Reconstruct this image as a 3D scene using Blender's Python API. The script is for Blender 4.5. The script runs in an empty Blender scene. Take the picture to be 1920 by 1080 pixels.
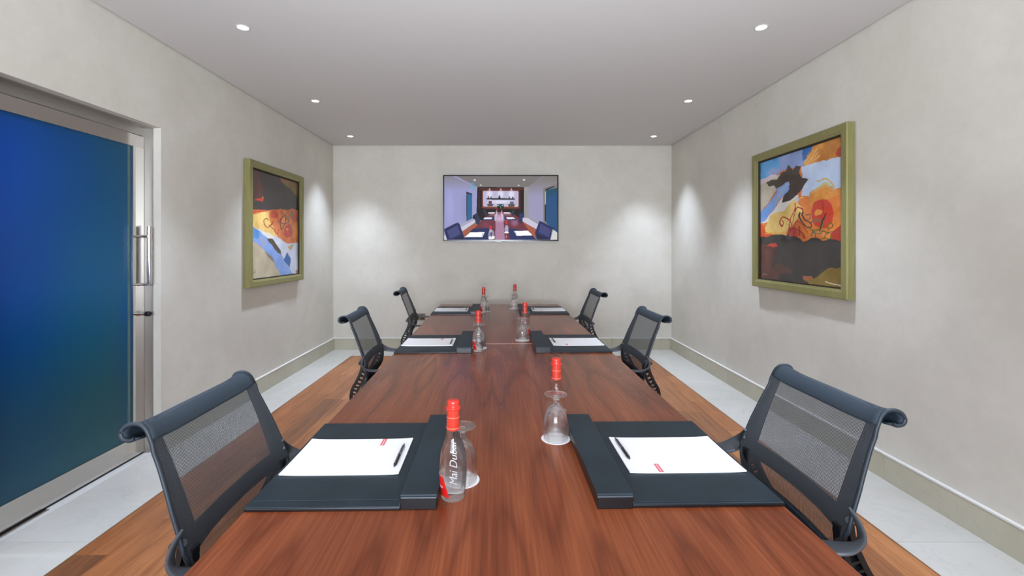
import bpy, bmesh, math, random
import numpy as np
from mathutils import Vector, Matrix

random.seed(7)
sc = bpy.context.scene
C = sc.collection
PI = math.pi

# ------------------------------------------------------------------ camera, world, exposure
cam_d = bpy.data.cameras.new('camera'); cam = bpy.data.objects.new('camera', cam_d); C.objects.link(cam)
cam_d.sensor_width = 36.0; cam_d.lens = 16.0
cam_d.shift_x = 17/1920; cam_d.shift_y = -76/1920
cam_d.clip_start = 0.02; cam_d.clip_end = 60
cam.location = (0, 0, 1.32); cam.rotation_euler = (PI/2, 0, 0)
sc.camera = cam

w = bpy.data.worlds.new('world'); sc.world = w; w.use_nodes = True
w.node_tree.nodes['Background'].inputs[0].default_value = (0.75, 0.82, 1.0, 1)
w.node_tree.nodes['Background'].inputs[1].default_value = 0.02

sc.view_settings.view_transform = 'Standard'
sc.view_settings.look = 'None'
sc.view_settings.gamma = 1.0
sc.view_settings.use_curve_mapping = False
sc.view_settings.exposure = 0.18
sc.cycles.use_denoising = True
sc.cycles.max_bounces = 10
sc.cycles.diffuse_bounces = 5
sc.cycles.glossy_bounces = 4
sc.cycles.transmission_bounces = 8
sc.cycles.transparent_max_bounces = 16
sc.cycles.sample_clamp_indirect = 6.0

SPOT_W = 140.0
SPOT_COL = (0.83, 0.955, 1.19)
LIGHTS = [(-1.56, 2.73), (-1.69, 4.10), (-1.81, 5.40), (1.55, 2.73), (1.67, 4.10), (1.79, 5.40),
          (-1.56, 1.10), (1.55, 1.10), (-1.56, -0.5), (1.55, -0.5)]
def add_spot(x, y, z, power, size=PI*0.42, blend=1.0):
    l = bpy.data.lights.new('downlight_beam', 'SPOT'); l.energy = power; l.color = SPOT_COL
    l.spot_size = size; l.spot_blend = blend; l.shadow_soft_size = 0.045
    o = bpy.data.objects.new('downlight_beam', l); o.location = (x, y, z); C.objects.link(o); return o
for x, y in LIGHTS:
    add_spot(x, y, 2.625, SPOT_W * (0.98 if y > 5 else 1.12 if y > 4 else 0.95))
# the photographer's flash, bounced off the ceiling from behind the table end
fl = bpy.data.lights.new('bounce_flash', 'SPOT'); fl.energy = 385; fl.color = (0.90, 0.97, 1.08)
fl.spot_size = PI*0.7; fl.spot_blend = 1.0; fl.shadow_soft_size = 0.12
fo = bpy.data.objects.new('bounce_flash', fl); C.objects.link(fo)
fo.location = (0.0, -0.35, 1.12); fo.rotation_euler = (PI - 0.85, 0, 0)
# broad fill light added in the rear wall's display niche, behind the camera
nl = bpy.data.lights.new('niche_fill', 'AREA'); nl.shape = 'RECTANGLE'; nl.size = 2.5; nl.size_y = 0.95; nl.energy = 150; nl.color = (0.88, 0.96, 1.12)
no = bpy.data.objects.new('niche_fill', nl); C.objects.link(no); no.location = (-0.35, -2.36, 1.62); no.rotation_euler = (PI/2, 0, 0)
# corridor lamp behind the frosted door
al = bpy.data.lights.new('corridor_lamp', 'AREA'); al.energy = 230; al.size = 0.5; al.color = (0.75, 0.9, 1.0)
ao = bpy.data.objects.new('corridor_lamp', al); ao.location = (-3.0, 1.9, 2.35); C.objects.link(ao)
ao.rotation_euler = (0, 0.35, 0)

# ------------------------------------------------------------------ materials
def s2l(c):
    return tuple(((v/255)/12.92 if v/255 <= 0.04045 else (((v/255)+0.055)/1.055)**2.4) for v in c)
def rgba(c): return (*s2l(c), 1)

def new_mat(name, col=(128,128,128), rough=0.5, metal=0.0, **kw):
    m = bpy.data.materials.new(name); m.use_nodes = True
    p = m.node_tree.nodes['Principled BSDF']
    p.inputs['Base Color'].default_value = rgba(col)
    p.inputs['Roughness'].default_value = rough
    p.inputs['Metallic'].default_value = metal
    for k, v in kw.items():
        p.inputs[k.replace('_', ' ')].default_value = v
    return m
def NT(m): return m.node_tree.nodes, m.node_tree.links, m.node_tree.nodes['Principled BSDF']
def tex_coords(n, l, scale=(1,1,1), kind='Object', rot=(0,0,0)):
    tc = n.new('ShaderNodeTexCoord'); mp = n.new('ShaderNodeMapping')
    mp.inputs['Scale'].default_value = scale; mp.inputs['Rotation'].default_value = rot
    l.new(tc.outputs[kind], mp.inputs['Vector']); return mp.outputs['Vector']
def noise(n, l, vec, scale, detail=4, rough=0.55, dist=0.0):
    t = n.new('ShaderNodeTexNoise'); t.inputs['Scale'].default_value = scale; t.inputs['Detail'].default_value = detail
    t.inputs['Roughness'].default_value = rough; t.inputs['Distortion'].default_value = dist
    l.new(vec, t.inputs['Vector']); return t.outputs['Fac']
def ramp(n, l, fac, stops):
    r = n.new('ShaderNodeValToRGB'); e = r.color_ramp.elements
    while len(e) < len(stops): e.new(0.5)
    for i, (p, c) in enumerate(stops):
        e[i].position = p; e[i].color = rgba(c)
    l.new(fac, r.inputs['Fac']); return r.outputs['Color']
def mixc(n, l, a, b, fac, mode='MIX'):
    x = n.new('ShaderNodeMix'); x.data_type = 'RGBA'; x.blend_type = mode
    if isinstance(fac, (int, float)): x.inputs[0].default_value = fac
    else: l.new(fac, x.inputs[0])
    for i, v in ((6, a), (7, b)):
        if isinstance(v, tuple): x.inputs[i].default_value = v
        else: l.new(v, x.inputs[i])
    return x.outputs[2]
def bump(n, l, p, h, strength=0.2, dist=0.002):
    b = n.new('ShaderNodeBump'); b.inputs['Strength'].default_value = strength; b.inputs['Distance'].default_value = dist
    l.new(h, b.inputs['Height']); l.new(b.outputs['Normal'], p.inputs['Normal'])
def math_n(n, l, op, a, b=None, c=None):
    x = n.new('ShaderNodeMath'); x.operation = op
    for i, v in enumerate((a, b, c)):
        if v is None: continue
        if isinstance(v, (int, float)): x.inputs[i].default_value = v
        else: l.new(v, x.inputs[i])
    return x.outputs[0]

def mat_plaster(name, c1, c2, rough=0.55):
    m = new_mat(name, c1, rough); n, l, p = NT(m)
    v = tex_coords(n, l)
    f = noise(n, l, v, 2.2, 6, 0.6, 0.4)
    f2 = noise(n, l, v, 11, 5, 0.65, 1.0)
    a = ramp(n, l, f, [(0.35, c1), (0.65, c2)])
    a2 = ramp(n, l, f2, [(0.3, (249,249,249)), (0.7, (255,255,255))])
    l.new(mixc(n, l, a, a2, 1.0, 'MULTIPLY'), p.inputs['Base Color'])
    bump(n, l, p, f2, 0.04, 0.004)
    p.inputs['Specular IOR Level'].default_value = 0.3
    return m
WALL = mat_plaster('venetian_plaster', (204,200,188), (212,208,197))
CEIL = new_mat('ceiling_paint', (206,204,201), 0.8, Specular_IOR_Level=0.15)
DARK = new_mat('shadow_gap_dark', (60,52,38), 0.9)

def mat_marble(name, c1, c2, vein, rough):
    m = new_mat(name, c1, rough); n, l, p = NT(m)
    tc = n.new('ShaderNodeTexCoord'); oi = n.new('ShaderNodeObjectInfo')
    add = n.new('ShaderNodeVectorMath'); add.operation = 'ADD'
    mu = n.new('ShaderNodeVectorMath'); mu.operation = 'SCALE'; mu.inputs[0].default_value = (7, 3, 5)
    l.new(oi.outputs['Random'], mu.inputs['Scale']); l.new(tc.outputs['Object'], add.inputs[0]); l.new(mu.outputs[0], add.inputs[1])
    v = add.outputs[0]
    f = noise(n, l, v, 2.0, 5, 0.6, 0.8)
    base = ramp(n, l, f, [(0.3, c1), (0.7, c2)])
    g = noise(n, l, v, 1.6, 6, 0.6, 2.4)
    g = math_n(n, l, 'ABSOLUTE', math_n(n, l, 'SUBTRACT', g, 0.5))
    vf = ramp(n, l, g, [(0.0, (120,120,120)), (0.02, (0,0,0))])
    l.new(mixc(n, l, base, rgba(vein), vf), p.inputs['Base Color'])
    # every slab a touch lighter or darker than the next
    return m
MARBLE = mat_marble('cream_marble', (180,177,169), (189,186,179), (154,149,139), 0.25)
SKIRT = mat_marble('skirting_limestone', (178,172,150), (190,185,166), (160,152,130), 0.4)
THRESH = mat_marble('threshold_marble', (196,195,192), (202,201,198), (178,175,168), 0.25)
SKIRT_LIP = new_mat('skirting_lip', (214,212,206), 0.4)

def mat_plank():
    m = new_mat('oiled_merbau_plank', (150,85,50), 0.36); n, l, p = NT(m)
    oi = n.new('ShaderNodeObjectInfo')
    tc = n.new('ShaderNodeTexCoord'); add = n.new('ShaderNodeVectorMath'); add.operation = 'ADD'
    mu = n.new('ShaderNodeVectorMath'); mu.operation = 'SCALE'; mu.inputs[0].default_value = (3, 17, 5)
    l.new(oi.outputs['Random'], mu.inputs['Scale']); l.new(tc.outputs['Object'], add.inputs[0]); l.new(mu.outputs[0], add.inputs[1])
    mp = n.new('ShaderNodeMapping'); mp.inputs['Scale'].default_value = (22, 1.3, 1); l.new(add.outputs[0], mp.inputs['Vector'])
    f = noise(n, l, mp.outputs[0], 1.4, 6, 0.6, 0.6)
    mp2 = n.new('ShaderNodeMapping'); mp2.inputs['Scale'].default_value = (160, 5, 1); l.new(add.outputs[0], mp2.inputs['Vector'])
    f2 = noise(n, l, mp2.outputs[0], 1.4, 3, 0.5)
    a = ramp(n, l, oi.outputs['Random'], [(0.0, (128,84,54)), (0.2, (172,112,68)), (0.45, (154,98,58)), (0.7, (186,126,78)), (0.85, (160,102,60)), (1.0, (116,82,58))])
    b = ramp(n, l, f, [(0.25, (168,150,140)), (0.5, (235,228,220)), (0.75, (255,255,255))])
    c = ramp(n, l, f2, [(0.3, (215,208,200)), (0.6, (255,255,255))])
    x = mixc(n, l, a, b, 1.0, 'MULTIPLY'); x = mixc(n, l, x, c, 1.0, 'MULTIPLY')
    l.new(x, p.inputs['Base Color']); bump(n, l, p, f2, 0.1, 0.001)
    return m
PLANK = mat_plank()

def mat_veneer():
    m = new_mat('walnut_veneer', (120,62,42), 0.26, Specular_IOR_Level=0.42); n, l, p = NT(m)
    tc = n.new('ShaderNodeTexCoord'); sep = n.new('ShaderNodeSeparateXYZ'); l.new(tc.outputs['Object'], sep.inputs[0])
    # book-matched leaves: mirror the pattern every 0.2 m across the top
    xs = math_n(n, l, 'PINGPONG', math_n(n, l, 'ADD', sep.outputs['X'], 5.0 - 0.14), 0.3)
    leaf = math_n(n, l, 'FLOOR', math_n(n, l, 'DIVIDE', math_n(n, l, 'ADD', sep.outputs['X'], 5.0 - 0.14), 0.3))
    cmb = n.new('ShaderNodeCombineXYZ'); l.new(xs, cmb.inputs[0]); l.new(sep.outputs['Y'], cmb.inputs[1])
    # cathedral figure: distorted stretched rings
    mp = n.new('ShaderNodeMapping'); mp.inputs['Scale'].default_value = (4.6, 0.8, 1); l.new(cmb.outputs[0], mp.inputs['Vector'])
    n1 = noise(n, l, mp.outputs[0], 1.25, 1, 0.3, 0.0)
    fr = math_n(n, l, 'FRACT', math_n(n, l, 'MULTIPLY', n1, 9.0))
    tri = math_n(n, l, 'PINGPONG', math_n(n, l, 'MULTIPLY', n1, 11.0), 1.0)
    lines = ramp(n, l, tri, [(0.0, (186,168,158)), (0.35, (234,228,224)), (1.0, (255,255,255))])
    mp2 = n.new('ShaderNodeMapping'); mp2.inputs['Scale'].default_value = (130, 3.0, 1); l.new(cmb.outputs[0], mp2.inputs['Vector'])
    n2 = noise(n, l, mp2.outputs[0], 1.2, 2, 0.5, 0.0)
    fine = ramp(n, l, n2, [(0.3, (222,212,206)), (0.65, (255,255,255))])
    mp3 = n.new('ShaderNodeMapping'); mp3.inputs['Scale'].default_value = (7, 0.5, 1); l.new(tc.outputs['Object'], mp3.inputs['Vector'])
    n3 = noise(n, l, mp3.outputs[0], 1.0, 3, 0.5)
    base = ramp(n, l, n3, [(0.3, (122,62,36)), (0.5, (142,75,43)), (0.72, (160,90,53))])
    x = mixc(n, l, base, lines, 0.7, 'MULTIPLY'); x = mixc(n, l, x, fine, 1.0, 'MULTIPLY')
    l.new(x, p.inputs['Base Color'])
    mp4 = n.new('ShaderNodeMapping'); mp4.inputs['Scale'].default_value = (160, 9, 1); l.new(tc.outputs['Object'], mp4.inputs['Vector'])
    n4 = noise(n, l, mp4.outputs[0], 1.0, 2, 0.6)
    bump(n, l, p, n4, 0.10, 0.0006)
    return m
VENEER = mat_veneer()

def mat_leather():
    m = new_mat('black_leather', (37,45,52), 0.5, Specular_IOR_Level=0.3); n, l, p = NT(m)
    v = tex_coords(n, l)
    f = noise(n, l, v, 420, 3, 0.6)
    g = noise(n, l, v, 9, 3, 0.5)
    l.new(ramp(n, l, g, [(0.3, (30,42,49)), (0.7, (38,51,60))]), p.inputs['Base Color'])
    bump(n, l, p, f, 0.25, 0.0006)
    return m
LEATHER = mat_leather()
LEATHER_EDGE = new_mat('black_leather_edge', (14,15,18), 0.35)
STITCH = new_mat('grey_crease', (92,102,110), 0.6)
PAPER = new_mat('white_paper', (246,247,248), 0.7)
RED_PRINT = new_mat('red_print', (232,110,120), 0.6)
PALE_PRINT = new_mat('pale_print', (250,215,218), 0.6)
PEN_M = new_mat('pen_grey', (78,84,98), 0.25, 0.6)
PEN_D = new_mat('pen_black', (18,20,28), 0.3)
PEN_S = new_mat('pen_silver', (190,192,200), 0.2, 1.0)
STEEL = new_mat('polished_steel', (205,200,194), 0.16, 1.0)
MIRROR = new_mat('mirror_steel', (215,212,206), 0.03, 1.0)
CHROME = new_mat('chrome', (215,215,218), 0.08, 1.0)
BLACKP = new_mat('black_plastic', (10,10,12), 0.35)
CHAIRP = new_mat('graphite_plastic', (62,66,71), 0.38)
CHAIRF = new_mat('chair_frame_dark', (36,46,55), 0.5)
RAILM = new_mat('spine_black', (16,19,23), 0.45)
CHAIR_FAB = new_mat('woven_slate_fabric', (46,60,72), 0.7); 
n, l, p = NT(CHAIR_FAB)
v = tex_coords(n, l, (1,1,1)); wv = n.new('ShaderNodeTexWave'); wv.bands_direction = 'Z'; wv.inputs['Scale'].default_value = 110
l.new(v, wv.inputs['Vector']); l.new(ramp(n, l, wv.outputs['Fac'], [(0.0, (38,50,60)), (1.0, (52,66,78))]), p.inputs['Base Color'])

def mat_mesh():
    m = new_mat('suspension_mesh', (74,79,85), 0.65); n, l, p = NT(m)
    tc = n.new('ShaderNodeTexCoord'); sep = n.new('ShaderNodeSeparateXYZ'); l.new(tc.outputs['Object'], sep.inputs[0])
    # open gaps between the vertical threads, 4 mm pitch, bridged by fine weft
    fr = math_n(n, l, 'FRACT', math_n(n, l, 'MULTIPLY', sep.outputs['Y'], 250.0))
    gap = math_n(n, l, 'GREATER_THAN', fr, 0.64)
    fz = math_n(n, l, 'FRACT', math_n(n, l, 'MULTIPLY', sep.outputs['Z'], 330.0))
    weft = math_n(n, l, 'GREATER_THAN', fz, 0.22)
    op = math_n(n, l, 'SUBTRACT', 1.0, math_n(n, l, 'MULTIPLY', gap, weft))
    tr = n.new('ShaderNodeBsdfTransparent'); mx = n.new('ShaderNodeMixShader')
    l.new(op, mx.inputs[0]); l.new(tr.outputs[0], mx.inputs[1]); l.new(p.outputs[0], mx.inputs[2])
    l.new(mx.outputs[0], n['Material Output'].inputs['Surface'])
    return m
MESHF = mat_mesh()

def mat_clear(name, ior, tint=(255,255,255), trans=0.3):
    m = new_mat(name, tint, 0.0, 0.0, Transmission_Weight=1.0, IOR=ior); n, l, p = NT(m)
    tr = n.new('ShaderNodeBsdfTransparent'); mx = n.new('ShaderNodeMixShader'); mx.inputs[0].default_value = trans
    l.new(p.outputs[0], mx.inputs[1]); l.new(tr.outputs[0], mx.inputs[2])
    l.new(mx.outputs[0], n['Material Output'].inputs['Surface'])
    return m
BOTTLE = mat_clear('clear_water_bottle', 1.36, trans=0.38)
GOBLET = mat_clear('clear_goblet_glass', 1.47, trans=0.45)
EMBOSS = mat_clear('raised_glass_lettering', 1.3, (235,238,240), 0.1)
NT(EMBOSS)[2].inputs['Transmission Weight'].default_value = 0.6
NT(EMBOSS)[2].inputs['Roughness'].default_value = 0.25
CAPM = new_mat('red_cap_plastic', (192,42,30), 0.3)
COLLAR = new_mat('red_collar_film', (182,54,38), 0.25, Transmission_Weight=0.2)
COLLAR_W = new_mat('pale_collar_print', (224,110,92), 0.4)
COASTER = new_mat('white_paper_coaster', (240,240,240), 0.8)
LABEL = new_mat('bottle_label', (196,28,24), 0.4)
n, l, p = NT(LABEL); g = n.new('ShaderNodeNewGeometry')
l.new(mixc(n, l, rgba((196,28,24)), rgba((228,228,232)), g.outputs['Backfacing']), p.inputs['Base Color'])
LABEL_W = new_mat('label_script_white', (240,235,235), 0.5)

def mat_frame():
    m = new_mat('green_gold_frame', (132,128,78), 0.42, 0.25); n, l, p = NT(m)
    v = tex_coords(n, l, (60, 60, 3)); f = noise(n, l, v, 2.0, 5, 0.6, 0.2)
    l.new(ramp(n, l, f, [(0.3, (128,124,74)), (0.7, (150,145,94))]), p.inputs['Base Color'])
    return m
FRAME = mat_frame()
LINER = new_mat('dark_picture_liner', (40,36,24), 0.7)
BACKB = new_mat('picture_backing', (150,140,110), 0.8)
TVB = new_mat('glossy_black_bezel', (6,6,8), 0.2)
TVS = new_mat('silver_tv_edge', (150,148,140), 0.35, 0.6)
BRASS = new_mat('brushed_brass_plate', (128,112,84), 0.35, 0.7)
DARKWOOD = new_mat('dark_pedestal_wood', (52,28,20), 0.4)

def mat_vcol(name, emit=0.0, rough=0.5):
    m = new_mat(name, (0,0,0), rough); n, l, p = NT(m)
    a = n.new('ShaderNodeVertexColor'); a.layer_name = 'paint'
    if emit > 0:
        p.inputs['Base Color'].default_value = (0.01, 0.01, 0.01, 1)
        l.new(a.outputs['Color'], p.inputs['Emission Color']); p.inputs['Emission Strength'].default_value = emit
    else:
        l.new(a.outputs['Color'], p.inputs['Base Color'])
        p.inputs['Coat Weight'].default_value = 0.5; p.inputs['Coat Roughness'].default_value = 0.05
    return m

def mat_film():
    m = new_mat('blue_frosted_glass', (30,84,130), 0.28); n, l, p = NT(m)
    tc = n.new('ShaderNodeTexCoord'); sep = n.new('ShaderNodeSeparateXYZ'); l.new(tc.outputs['Object'], sep.inputs[0])
    f = noise(n, l, tc.outputs['Object'], 0.9, 2, 0.4, 0.3)
    # uneven backlight painted into the film colour: royal blue towards the pivot side, teal towards the handle side
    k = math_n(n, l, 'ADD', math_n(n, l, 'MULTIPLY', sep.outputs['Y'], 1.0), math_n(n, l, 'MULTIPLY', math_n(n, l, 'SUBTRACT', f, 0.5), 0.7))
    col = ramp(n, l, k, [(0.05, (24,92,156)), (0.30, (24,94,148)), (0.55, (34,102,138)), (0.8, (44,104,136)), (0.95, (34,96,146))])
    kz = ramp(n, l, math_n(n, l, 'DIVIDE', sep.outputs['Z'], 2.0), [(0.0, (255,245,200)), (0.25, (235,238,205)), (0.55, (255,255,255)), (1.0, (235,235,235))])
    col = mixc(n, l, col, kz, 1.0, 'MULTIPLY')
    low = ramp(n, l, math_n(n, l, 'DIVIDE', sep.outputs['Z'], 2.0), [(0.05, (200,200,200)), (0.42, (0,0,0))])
    col = mixc(n, l, col, rgba((72,104,112)), low)  # grey-teal floor reflection painted into the lower pane
    l.new(col, p.inputs['Base Color'])
    t = n.new('ShaderNodeBsdfTranslucent'); l.new(col, t.inputs['Color'])
    mx = n.new('ShaderNodeMixShader'); mx.inputs[0].default_value = 0.45
    l.new(p.outputs[0], mx.inputs[1]); l.new(t.outputs[0], mx.inputs[2])
    l.new(mx.outputs[0], n['Material Output'].inputs['Surface'])
    return m
FILM = mat_film()
GLASS_EDGE = new_mat('clear_glass_edge', (70,100,100), 0.15)
LAMP = new_mat('lamp_lens', (255,255,255), 0.5)
LAMP.node_tree.nodes['Principled BSDF'].inputs['Emission Color'].default_value = (1, 0.97, 0.93, 1)
LAMP.node_tree.nodes['Principled BSDF'].inputs['Emission Strength'].default_value = 14
RING = new_mat('white_lamp_ring', (190,186,180), 0.5)

# ------------------------------------------------------------------ mesh helpers
class MB:
    def __init__(s): s.v = []; s.f = []
    def add(s, vs, fs):
        b = len(s.v); s.v += [tuple(x) for x in vs]; s.f += [tuple(i+b for i in f) for f in fs]; return s
    def box(s, x0, x1, y0, y1, z0, z1, bev=0.0):
        if bev <= 0:
            vs = [(x,y,z) for x in (x0,x1) for y in (y0,y1) for z in (z0,z1)]
            return s.add(vs, [(0,1,3,2),(4,6,7,5),(0,4,5,1),(2,3,7,6),(0,2,6,4),(1,5,7,3)])
        bm = bmesh.new(); bmesh.ops.create_cube(bm, size=1.0)
        for v in bm.verts: v.co = Vector(((x0+x1)/2+v.co.x*(x1-x0), (y0+y1)/2+v.co.y*(y1-y0), (z0+z1)/2+v.co.z*(z1-z0)))
        bmesh.ops.bevel(bm, geom=list(bm.edges), offset=bev, segments=2, affect='EDGES', profile=0.5)
        bm.verts.index_update(); vs = [v.co[:] for v in bm.verts]; fs = [tuple(v.index for v in f.verts) for f in bm.faces]
        bm.free(); return s.add(vs, fs)
    def rings(s, rings, close=True, cap=True):
        k = len(rings[0]); vs = [q for r in rings for q in r]; fs = []
        for i in range(len(rings)-1):
            for j in range(k if close else k-1):
                a = i*k+j; b = i*k+(j+1)%k; fs.append((a, b, b+k, a+k))
        if cap and close:
            fs.append(tuple(reversed(range(k)))); fs.append(tuple((len(rings)-1)*k+j for j in range(k)))
        return s.add(vs, fs)
    def lathe(s, prof, seg=32, c=(0,0,0), axis='z', cap=True):
        rs = []
        for r, h in prof:
            ring = []
            for j in range(seg):
                a = 2*PI*j/seg; q = (r*math.cos(a), r*math.sin(a), h)
                if axis == 'x': q = (h, q[0], q[1])
                if axis == 'y': q = (q[1], h, q[0])
                ring.append((q[0]+c[0], q[1]+c[1], q[2]+c[2]))
            rs.append(ring)
        return s.rings(rs, True, cap)
    def tube(s, pts, r, seg=10):
        pts = [Vector(q) for q in pts]; rs = []
        up = Vector((0,0,1))
        for i, q in enumerate(pts):
            t = (pts[min(i+1,len(pts)-1)] - pts[max(i-1,0)]).normalized()
            u = up if abs(t.dot(up)) < 0.95 else Vector((1,0,0))
            a = t.cross(u).normalized(); b = a.cross(t)
            rr = r[i] if isinstance(r, (list, tuple)) else r
            rs.append([tuple(q + a*rr*math.cos(2*PI*j/seg) + b*rr*math.sin(2*PI*j/seg)) for j in range(seg)])
        return s.rings(rs)
    def build(s, name, mat, parent=None, smooth=None, loc=None):
        me = bpy.data.meshes.new(name); me.from_pydata(s.v, [], s.f)
        bm = bmesh.new(); bm.from_mesh(me); bmesh.ops.recalc_face_normals(bm, faces=bm.faces); bm.to_mesh(me); bm.free()
        me.materials.append(mat)
        o = bpy.data.objects.new(name, me); C.objects.link(o)
        if parent: o.parent = parent
        if loc: o.location = loc
        if smooth: shade(me, smooth)
        return o
def shade(me, ang=35):
    me.polygons.foreach_set('use_smooth', [True]*len(me.polygons))
    try: me.set_sharp_from_angle(angle=math.radians(ang))
    except Exception: pass
def empty(name, loc=(0,0,0), rz=0.0):
    o = bpy.data.objects.new(name, None); C.objects.link(o); o.location = loc; o.rotation_euler = (0,0,rz)
    o.empty_display_size = 0.05; return o
def tag(o, label=None, cat=None, group=None, kind=None):
    if label: o['label'] = label
    if cat: o['category'] = cat
    if group: o['group'] = group
    if kind: o['kind'] = kind
    return o
def copy_tree(o, parent=None):
    c = o.copy(); C.objects.link(c); c.parent = parent
    for ch in list(o.children): copy_tree(ch, c)
    return c
def smooth_curve(pts, n):
    """Catmull-Rom through pts (tuples of any length)."""
    P = [np.array(q, float) for q in pts]; P = [2*P[0]-P[1]] + P + [2*P[-1]-P[-2]]; out = []
    for i in range(1, len(P)-2):
        for k in range(n):
            t = k/n
            out.append(0.5*((2*P[i]) + (-P[i-1]+P[i+1])*t + (2*P[i-1]-5*P[i]+4*P[i+1]-P[i+2])*t*t + (-P[i-1]+3*P[i]-3*P[i+1]+P[i+2])*t**3))
    out.append(P[-2]); return out

# ------------------------------------------------------------------ room shell
XL, XR, YB, YR, H = -2.20, 2.185, 5.897, -2.4, 2.64
DY0, DY1, DZ = 1.945, 2.929, 2.088          # door opening
T = 0.32
struct = lambda o: tag(o, kind='structure')

floor = struct(MB().box(XL-0.02, XR+0.02, YR-0.05, YB+0.02, -0.12, -0.012).build('floor', new_mat('grout_bed', (120,108,92), 0.9)))
m = MB()
m.box(XL-T, XL, YR-0.1, DY0, 0, H+0.08); m.box(XL-T, XL, DY1, YB+0.1, 0, H+0.08); m.box(XL-T, XL, DY0, DY1, DZ, H+0.08)
struct(m.build('wall_left', WALL))
struct(MB().box(XR, XR+0.15, YR-0.1, YB+0.1, 0, H+0.08).build('wall_right', WALL))
struct(MB().box(XL, XR, YB, YB+0.15, 0, H+0.08).build('wall_back', WALL))
struct(MB().box(XL, XR, YR-0.15, YR, 0, H+0.08).build('wall_rear', WALL))
# ceiling board stops short of the walls and leaves a dark shadow gap
G = 0.012
struct(MB().box(XL+G, XR-G, YR+G, YB-G, H, H+0.03).build('ceiling', CEIL))
struct(MB().box(XL-0.05, XR+0.05, YR-0.05, YB+0.05, H+0.08, H+0.12).build('ceiling_soffit', DARK))

# marble border slabs and oiled timber planks, each a part of the floor
WX0, WX1, WY0, WY1 = -1.843, 1.757, -1.95, 5.535
def tile(x0, x1, y0, y1, mat, name='marble_tile', gap=0.0007, z=0.0):
    o = MB().box(-(x1-x0)/2+gap, (x1-x0)/2-gap, -(y1-y0)/2+gap, (y1-y0)/2-gap, -0.012, z).build(name, mat, floor)
    o.location = ((x0+x1)/2, (y0+y1)/2, 0); return o
ys = [YR] + [2.04 + 0.955*k for k in range(-4, 4)] + [YB]
for a, b in zip(ys[:-1], ys[1:]):
    tile(WX1, XR+0.01, a, b, MARBLE)
    if b <= DY0 or a >= DY1: tile(XL-0.01, WX0, a, b, MARBLE)
    else: tile(XL-0.052, WX0, a, b, MARBLE)
xs = [WX0 + 0.9*k for k in range(5)]; xs[-1] = WX1
for a, b in zip(xs[:-1], xs[1:]):
    tile(a, b, WY1, YB+0.01, MARBLE); tile(a, b, YR, WY0, MARBLE)
tile(XL-T, XL-0.052, DY0, DY1, THRESH, 'threshold_slab')
NW = 25; PW = (WX1-WX0)/NW; cache = {}
rnd = random.Random(3)
for i in range(NW):
    y = WY0 - rnd.random()*0.7; x = WX0 + PW*(i+0.5)
    while y < WY1:
        L = rnd.choice([0.62, 0.78, 0.95, 1.1]); y1 = min(y+L, WY1); y0 = max(y, WY0)
        if WY1 - y1 < 0.2: y1 = WY1
        if y1-y0 > 0.05:
            key = round(y1-y0, 3)
            if key not in cache:
                o = MB().box(-PW/2+0.0004, PW/2-0.0004, -(y1-y0)/2+0.0005, (y1-y0)/2-0.0005, -0.012, 0, 0.0003 if False else 0).build('plank', PLANK, floor)
                cache[key] = o.data
            else:
                o = bpy.data.objects.new('plank', cache[key]); C.objects.link(o); o.parent = floor
            o.location = (x, (y0+y1)/2, -0.0005)
        y = y1 if y1 > y else y + L
# brass-brown edge strip round the timber
struct(MB().box(WX0-0.004, WX0+0.001, WY0, WY1, -0.01, 0.0008).box(WX1-0.001, WX1+0.004, WY0, WY1, -0.01, 0.0008)
       .box(WX0-0.004, WX1+0.004, WY1-0.001, WY1+0.004, -0.01, 0.0008).build('trim_1', new_mat('floor_edge_strip', (110,84,56), 0.5)))

# skirting: stone pieces with joints and a white lip on top
def skirting(name, axis, pos, sgn, cuts):
    root = None
    lo, hi = cuts[0], cuts[-1]
    t0, t1 = (pos, pos+sgn*0.018) if sgn > 0 else (pos+sgn*0.018, pos)
    b = MB(); u0, u1 = (pos, pos+sgn*0.020) if sgn > 0 else (pos+sgn*0.020, pos)
    if axis == 'y': b.box(u0, u1, lo, hi, 0.139, 0.150, 0.002)
    else: b.box(lo, hi, u0, u1, 0.139, 0.150, 0.002)
    root = struct(b.build(name, SKIRT_LIP))
    for a, c in zip(cuts[:-1], cuts[1:]):
        m = MB(); g = 0.0008
        if axis == 'y': m.box(t0, t1, a-(a+c)/2+g, c-(a+c)/2-g, 0, 0.1385, 0.001)
        else: m.box(a-(a+c)/2+g, c-(a+c)/2-g, t0, t1, 0, 0.1385, 0.001)
        o = m.build('stone_piece', SKIRT, root); o.location = (0, (a+c)/2, 0) if axis == 'y' else ((a+c)/2, 0, 0)
skirting('baseboard_right', 'y', XR, -1, [YR, -1.04, -0.13, 0.773, 1.68, 2.587, 3.494, 4.4, 5.307, YB])
skirting('baseboard_left', 'y', XL, 1, [DY1+0.012, 3.433, 4.253, 5.07, 5.55, YB])
skirting('baseboard_left_near', 'y', XL, 1, [YR, -1.3, -0.5, 0.32, 1.14, DY0-0.012])
skirting('baseboard_back', 'x', YB, -1, [XL+0.018, -1.3, -0.4, 0.5, 1.4, XR-0.018])

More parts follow.
